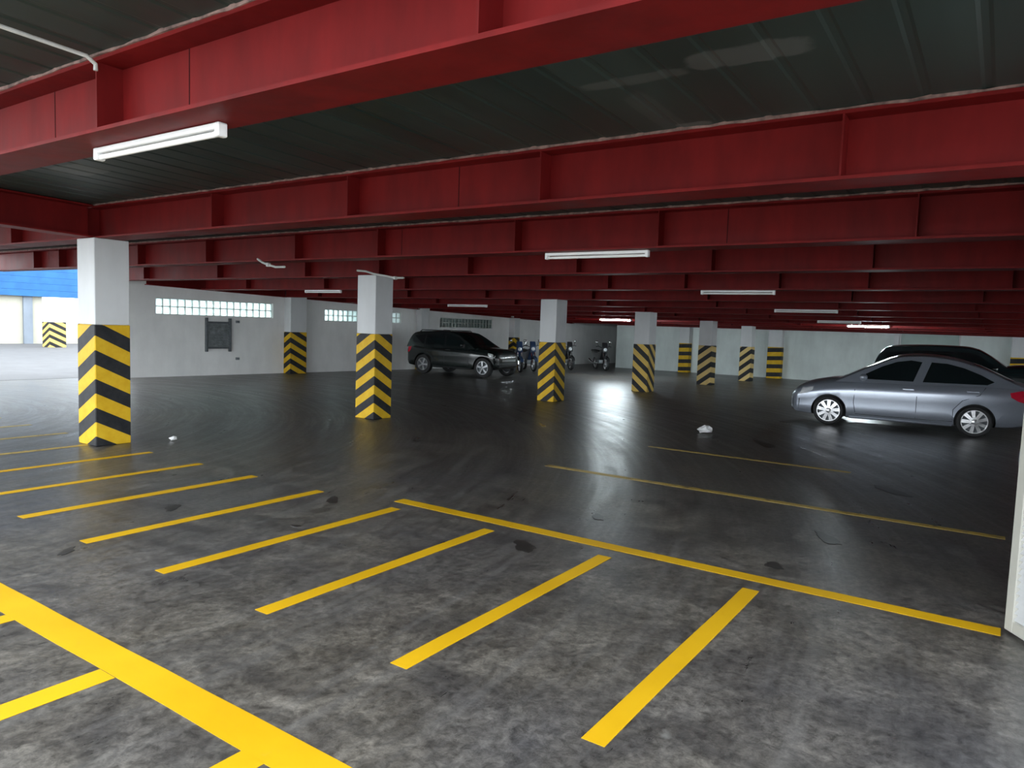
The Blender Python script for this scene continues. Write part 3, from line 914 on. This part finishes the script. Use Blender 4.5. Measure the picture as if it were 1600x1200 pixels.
        for key, nm, m in (('head', 'headlight', LENS), ('tail', 'tail_light', REDLENS)):
            pts = S[key]
            bm = bmesh.new()
            cx = sum(p[0] for p in pts)/len(pts); cz = sum(p[1] for p in pts)/len(pts)
            a = []; b = []
            for x, z in pts:
                y = side(x, z, s)
                a.append(bm.verts.new((x, y+.010*s, z))); b.append(bm.verts.new((x, y-.05*s, z)))
            c = bm.verts.new((cx, side(cx, cz, s)+.022*s, cz)); c2 = bm.verts.new((cx, side(cx, cz, s)-.06*s, cz))
            for i in range(len(pts)):
                j = (i+1) % len(pts)
                bm.faces.new((a[i], a[j], c)); bm.faces.new((b[j], b[i], c2)); bm.faces.new((a[i], b[i], b[j], a[j]))
            mesh_obj(nm, bm, m, t)
        if S.get('fog'):
            bm = bmesh.new(); pp = S['fog']
            a = [bm.verts.new((x, side(x, z, s)+.006*s, z)) for x, z in pp]; b = [bm.verts.new((x, side(x, z, s)-.04*s, z)) for x, z in pp]
            bm.faces.new(a); bm.faces.new(b[::-1])
            for i in range(len(pp)): bm.faces.new((a[i], b[i], b[(i+1) % len(pp)], a[(i+1) % len(pp)]))
            mesh_obj('bumper_insert', bm, BLACKPL, t)
        for ax in S['axles']:
            make_wheel(t, ax, s*(S['half']-.115), r, s, S['alloy'], .20, S.get('spokes', 8), S.get('dr', .74))
    # grille, number plates, bumpers
    fx = lambda y, z: endx(y, z, 1)
    for (y0, y1, z0, z1, nm, m) in S['front']:
        bm = bmesh.new()
        N = 8; A = []
        for i in range(N+1):
            y = y0+(y1-y0)*i/N
            A.append([bm.verts.new((fx(y, z)+o, y, z)) for z in (z0, (z0+z1)/2, z1) for o in (.012, -.05)])
        for a, b in zip(A, A[1:]):
            for q_ in ((0, 2), (2, 4)): bm.faces.new((a[q_[0]], b[q_[0]], b[q_[1]], a[q_[1]]))
            bm.faces.new((a[1], a[0], b[0], b[1])); bm.faces.new((a[4], a[5], b[5], b[4])); bm.faces.new((a[1], a[3], b[3], b[1])); bm.faces.new((a[3], a[5], b[5], b[3]))
        mesh_obj(nm, bm, m, t)
    for (y0, y1, z0, z1, nm, m) in S['rear']:
        bm = bmesh.new()
        x_ = min(endx(y, z, -1) for y in (y0, y1, 0) for z in (z0, z1))
        box(bm, x_-.012, x_+.06, y0, y1, z0, z1); mesh_obj(nm, bm, m, t)
    if S.get('rails'):
        for s in (-1, 1):
            x0, x1, z = S['rails']
            y = s*(yz(z)-.06)
            bm = bmesh.new(); tube(bm, [(x0, y, z-.02), (x0+.1, y, z+.05), (x1-.1, y, z+.05), (x1, y, z-.02)], .018, 6); mesh_obj('roof_rail', bm, BLACKPL, t, True)
    return t

SEDAN = dict(fog=[(3.13, .50), (3.28, .52), (3.27, .32), (3.14, .28)], name='sedan', half=.845, r=.295, axles=(0, 2.55), alloy=ALLOY, spokes=9, dr=.80,
    stations=[(-.96, .46, .80, .82, .56), (-.90, .33, .93, .97, .74), (-.70, .23, .99, 1.06, .815), (-.3, .19, .99, 1.07, .842), (.4, .17, .975, 1.02, .848), (1.3, .165, .95, .98, .848), (2.0, .165, .93, .97, .845), (2.4, .17, .90, .985, .84), (2.75, .18, .84, .925, .825), (3.05, .19, .76, .84, .77), (3.22, .21, .68, .73, .68), (3.32, .27, .58, .61, .50)],
    roof=[(-.78, .98), (-.42, 1.14), (-.08, 1.30), (.3, 1.425), (.7, 1.485), (1.1, 1.485), (1.4, 1.43), (1.72, 1.29), (2.1, 1.10), (2.45, .92)],
    cab_z0=.92, cab_w=.80, tumble=.34,
    windows=[[(2.02, .985), (1.06, .985), (.93, 1.37), (1.12, 1.395), (1.36, 1.355), (1.62, 1.25), (1.9, 1.09)],
             [(.90, .985), (-.16, 1.0), (-.27, 1.06), (-.05, 1.18), (.22, 1.29), (.5, 1.36), (.77, 1.375)]],
    screens=[(1.45, 2.28, 'windscreen'), (-.62, .12, 'rear_window')],
    gaps=[[(.98, .96), (.98, .7), (.98, .45), (.98, .28)], [(2.03, .93), (2.08, .75), (2.09, .5), (2.05, .3)], [(-.14, .95), (-.05, .8), (.22, .68), (.36, .5), (.36, .30)], [(.36, .27), (1.2, .26), (2.05, .27)]],
    handles=[(1.13, .83), (.06, .86)], sill=(.36, 2.16, .20), mirror=(1.93, 1.02),
    head=[(2.86, .77), (3.08, .735), (3.24, .665), (3.28, .60), (3.16, .585), (3.0, .62), (2.88, .69)],
    tail=[(-.52, .88), (-.70, .93), (-.86, .90), (-.90, .78), (-.84, .68), (-.66, .73), (-.54, .80)],
    front=[(-.42, .42, .50, .60, 'upper_grille', BLACKPL), (-.56, .56, .26, .46, 'lower_grille', BLACKPL), (-.3, .3, .56, .575, 'chrome_bar', CHROME)],
    rear=[(-.26, .26, .62, .74, 'plate_recess', BLACKPL), (-.5, .5, .34, .42, 'bumper_insert', BLACKPL)])
SUV = dict(name='suv', half=.90, r=.345, axles=(0, 2.55), alloy=DALLOY, spokes=5, dr=.70, sillm=BLACKPL,
    stations=[(-.78, .50, .98, 1.0, .66), (-.73, .36, 1.06, 1.08, .82), (-.6, .27, 1.10, 1.12, .885), (0, .24, 1.09, 1.11, .90), (1.0, .24, 1.06, 1.09, .90), (1.9, .24, 1.04, 1.10, .90), (2.4, .25, 1.0, 1.09, .89), (2.80, .27, .95, 1.03, .865), (2.94, .30, .88, .95, .80), (3.03, .36, .77, .81, .68), (3.07, .42, .68, .72, .54)],
    roof=[(-.74, 1.02), (-.66, 1.32), (-.54, 1.55), (-.36, 1.635), (.2, 1.675), (.9, 1.675), (1.3, 1.63), (1.62, 1.47), (1.95, 1.24), (2.25, 1.04)],
    cab_z0=1.02, cab_w=.86, tumble=.26,
    windows=[[(1.86, 1.12), (1.0, 1.12), (.95, 1.55), (1.2, 1.55), (1.45, 1.46), (1.7, 1.28)], [(.9, 1.12), (.08, 1.13), (.1, 1.54), (.86, 1.55)], [(0.0, 1.14), (-.5, 1.2), (-.48, 1.46), (.02, 1.53)]],
    screens=[(1.36, 2.1, 'windscreen'), (-.70, -.5, 'rear_window')],
    gaps=[[(.95, 1.05), (.95, .7), (.95, .36)], [(1.9, 1.02), (1.96, .7), (1.94, .36)], [(.04, 1.06), (.2, .8), (.42, .6), (.42, .36)]],
    handles=[(1.1, .95), (.2, .97)], sill=(.42, 2.1, .29), mirror=(1.78, 1.16),
    head=[(2.74, .90), (2.88, .87), (2.98, .79), (2.97, .71), (2.85, .75), (2.75, .82)],
    tail=[(-.52, 1.02), (-.68, 1.0), (-.71, .80), (-.63, .76), (-.54, .86)],
    front=[(-.45, .45, .56, .64, 'upper_grille', CHROME), (-.6, .6, .40, .52, 'lower_grille', BLACKPL)],
    rear=[(-.26, .26, .70, .82, 'plate_recess', BLACKPL), (-.6, .6, .42, .55, 'bumper_insert', BLACKPL)],
    rails=(-.3, 1.1, 1.66))

LONGSRC = {k: v for k, v in SUV.items()}
def squash(S, f):
    q = lambda z: z if z < .6 else .6 + (z-.6)*f
    S['stations'] = [(a, b, q(c), q(d), e) for a, b, c, d, e in S['stations']]
    for k in ('roof', 'handles', 'head', 'tail'): S[k] = [(a, q(b)) for a, b in S[k]]
    for k in ('windows', 'gaps'): S[k] = [[(a, q(b)) for a, b in w] for w in S[k]]
    S['mirror'] = (S['mirror'][0], q(S['mirror'][1])); S['cab_z0'] = q(S['cab_z0'])
    S['front'] = [(a, b, q(c), q(d), e, f_) for a, b, c, d, e, f_ in S['front']]
    S['rear'] = [(a, b, q(c), q(d), e, f_) for a, b, c, d, e, f_ in S['rear']]
    S['rails'] = S['rails'][:2] + (q(S['rails'][2]),)
squash(SUV, .86)
# sedan: heads +y, its left flank faces the viewer
ang = math.atan2(2.94-.41, 16.16-16.35)
d = Vector((math.cos(ang), math.sin(ang)))
nrm = Vector((math.sin(ang), -math.cos(ang)))
base = Vector((16.35, .41)) + nrm*.64
make_car(SEDAN, 'silver grey sedan parked side on at right, red tail lamp at frame edge', 'car', (base.x, base.y, 0), ang, SILVER)
# black suv by the left wall: heads -y, its right flank faces the viewer
ang = math.atan2(14.83-17.3, 20.0-19.84)
d = Vector((math.cos(ang), math.sin(ang))); nrm = Vector((-math.sin(ang), math.cos(ang)))
base = Vector((19.86, 17.25)) + nrm*.70
make_car(SUV, 'black suv parked nose right by left wall, beside the second column', 'car', (base.x, base.y, 0), ang, BLACKP)
# dark estate behind the sedan
LONG = dict(LONGSRC); LONG['name'] = 'suv'
def sx_(x): return x*1.16 if x < .9 else .9*1.16 + (x-.9)*1.0
LONG['stations'] = [(sx_(p[0]), p[1], p[2]+(.18 if p[0] > 1.9 else .12 if p[0] > .5 else 0), p[3]+(.17 if p[0] > 1.9 else .1 if p[0] > .5 else 0), p[4]) for p in LONGSRC['stations']]
LONG['roof'] = [(sx_(p[0]), p[1]*0.985) for p in LONGSRC['roof']]
LONG['windows'] = [[(sx_(x), z*.985) for x, z in w] for w in LONGSRC['windows']]
LONG['gaps'] = [[(sx_(x), z) for x, z in w] for w in LONGSRC['gaps']]
LONG['handles'] = [(sx_(x), z) for x, z in LONGSRC['handles']]
LONG['head'] = [(sx_(x), z) for x, z in LONGSRC['head']]; LONG['tail'] = [(sx_(x), z) for x, z in LONGSRC['tail']]
LONG['axles'] = (0, sx_(2.55)); LONG['sill'] = (.5, sx_(2.1), .29); LONG['mirror'] = (sx_(1.78), 1.14)
LONG['screens'] = [(sx_(1.36), sx_(2.1), 'windscreen'), (sx_(-.8), sx_(-.6), 'rear_window')]
LONG['rails'] = None
make_car(LONG, 'dark green black suv half hidden behind the silver sedan', 'car', (22.7, 2.12, 0), math.radians(-90), DGREEN)

# motorcycles
def make_bike(label, paint, loc, rz):
    t = thing('motorcycle', label, 'motorcycle', loc, rz)
    r = .29
    for x in (0, 1.25):
        wo = bpy.data.objects.new('wheel', None); C.objects.link(wo); wo.parent = t; wo.location = (x, 0, r)
        bm = bmesh.new(); lathe_y(bm, [(r*.80, -.04), (r*.92, -.055), (r, -.02), (r, .02), (r*.92, .055), (r*.80, .04), (r*.80, -.04)], 26); mesh_obj('tyre', bm, TYRE, wo, True)
        bm = bmesh.new(); lathe_y(bm, [(r*.80, -.03), (r*.72, -.02), (r*.72, .02), (r*.80, .03), (r*.80, -.03)], 26)
        for k in range(6):
            a = 2*PI*k/6; tube(bm, [(0, 0, 0), (r*.75*math.cos(a), 0, r*.75*math.sin(a))], .016, 5)
        lathe_y(bm, [(0, -.07), (.05, -.07), (.05, .07), (0, .07)], 12)
        mesh_obj('rim', bm, ALLOY, wo, True)
    bm = bmesh.new()
    prism_xz(bm, [(-.35, .80), (-.30, .70), (.10, .52), (.35, .42), (.62, .40), (.78, .46), (.92, .80), (1.02, .88), (.96, .95), (.82, .86), (.66, .80), (.30, .72), (.0, .76)], -.11, .11); bevel(bm, .03, 2)
    mesh_obj('body', bm, paint, t, True)
    bm = bmesh.new(); prism_xz(bm, [(-.38, .80), (.0, .755), (.36, .735), (.60, .80), (.55, .84), (.3, .81), (-.05, .86), (-.36, .88)], -.125, .125); bevel(bm, .025, 2); mesh_obj('seat', bm, BLACKPL, t, True)
    bm = bmesh.new(); box(bm, .36, .72, -.13, .13, .28, .46); bevel(bm, .05, 2); mesh_obj('engine', bm, GREYMET, t, True)
    bm = bmesh.new()
    for s in (-1, 1): tube(bm, [(1.25, s*.075, r), (1.0, s*.075, .92)], .022, 8)
    mesh_obj('fork', bm, CHROME, t, True)
    bm = bmesh.new(); tube(bm, [(.86, -.36, 1.03), (.90, -.24, 1.05), (.98, -.10, .97), (.98, .10, .97), (.90, .24, 1.05), (.86, .36, 1.03)], .014, 8); mesh_obj('handlebar', bm, BLACKPL, t, True)
    bm = bmesh.new(); bmesh.ops.create_uvsphere(bm, u_segments=14, v_segments=8, radius=.1)
    for v in bm.verts: v.co = Vector((1.07+v.co.x*.6, v.co.y*1.1, .90+v.co.z))
    mesh_obj('headlight', bm, LENS, t, True)
    bm = bmesh.new(); prism_xz(bm, [(1.0, .80), (1.12, .78), (1.10, 1.02), (1.0, 1.22), (.96, 1.2), (1.02, 1.0)], -.12, .12); bevel(bm, .02); mesh_obj('front_cowl', bm, paint, t, True)
    for s in (-1, 1):
        bm = bmesh.new(); tube(bm, [(.90, s*.24, 1.05), (.86, s*.30, 1.20)], .008, 6)
        bmesh.ops.create_uvsphere(bm, u_segments=10, v_segments=6, radius=.06, matrix=Matrix.Translation((.85, s*.31, 1.23)) @ Matrix.Diagonal((.35, 1, .8, 1)))
        mesh_obj('mirror', bm, CHROME, t, True)
    bm = bmesh.new(); prism_xz(bm, [(1.0, .60), (1.25, .64), (1.48, .54), (1.54, .42), (1.50, .42), (1.44, .52), (1.25, .60), (1.02, .55)], -.06, .06); mesh_obj('mudguard', bm, paint, t, True)
    bm = bmesh.new(); tube(bm, [(.55, -.14, .30), (.2, -.16, .26), (-.1, -.17, .30), (-.45, -.18, .42)], [.02, .025, .045, .05], 10); mesh_obj('exhaust', bm, CHROME, t, True)
    bm = bmesh.new(); box(bm, -.44, -.37, -.06, .06, .70, .80); bevel(bm, .01); mesh_obj('tail_light', bm, REDLENS, t)
    bm = bmesh.new(); tube(bm, [(.45, .12, .30), (.40, .24, .008)], .012, 6); mesh_obj('side_stand', bm, BLACKPL, t)
    return t
b0 = make_bike('dark blue motorcycle nearest the nose of the black suv', BLUEP, (24.5, 16.6, 0), math.radians(228))
dup(b0, (25.5, 16.7, 0), math.radians(232), 'dark blue motorcycle just left of the third column')
b1 = make_bike('black motorcycle just right of the third column', REDP, (28.0, 16.4, 0), math.radians(232))
dup(b1, (29.3, 15.3, 0), math.radians(228), 'black motorcycle farthest right of the row by back wall recess')
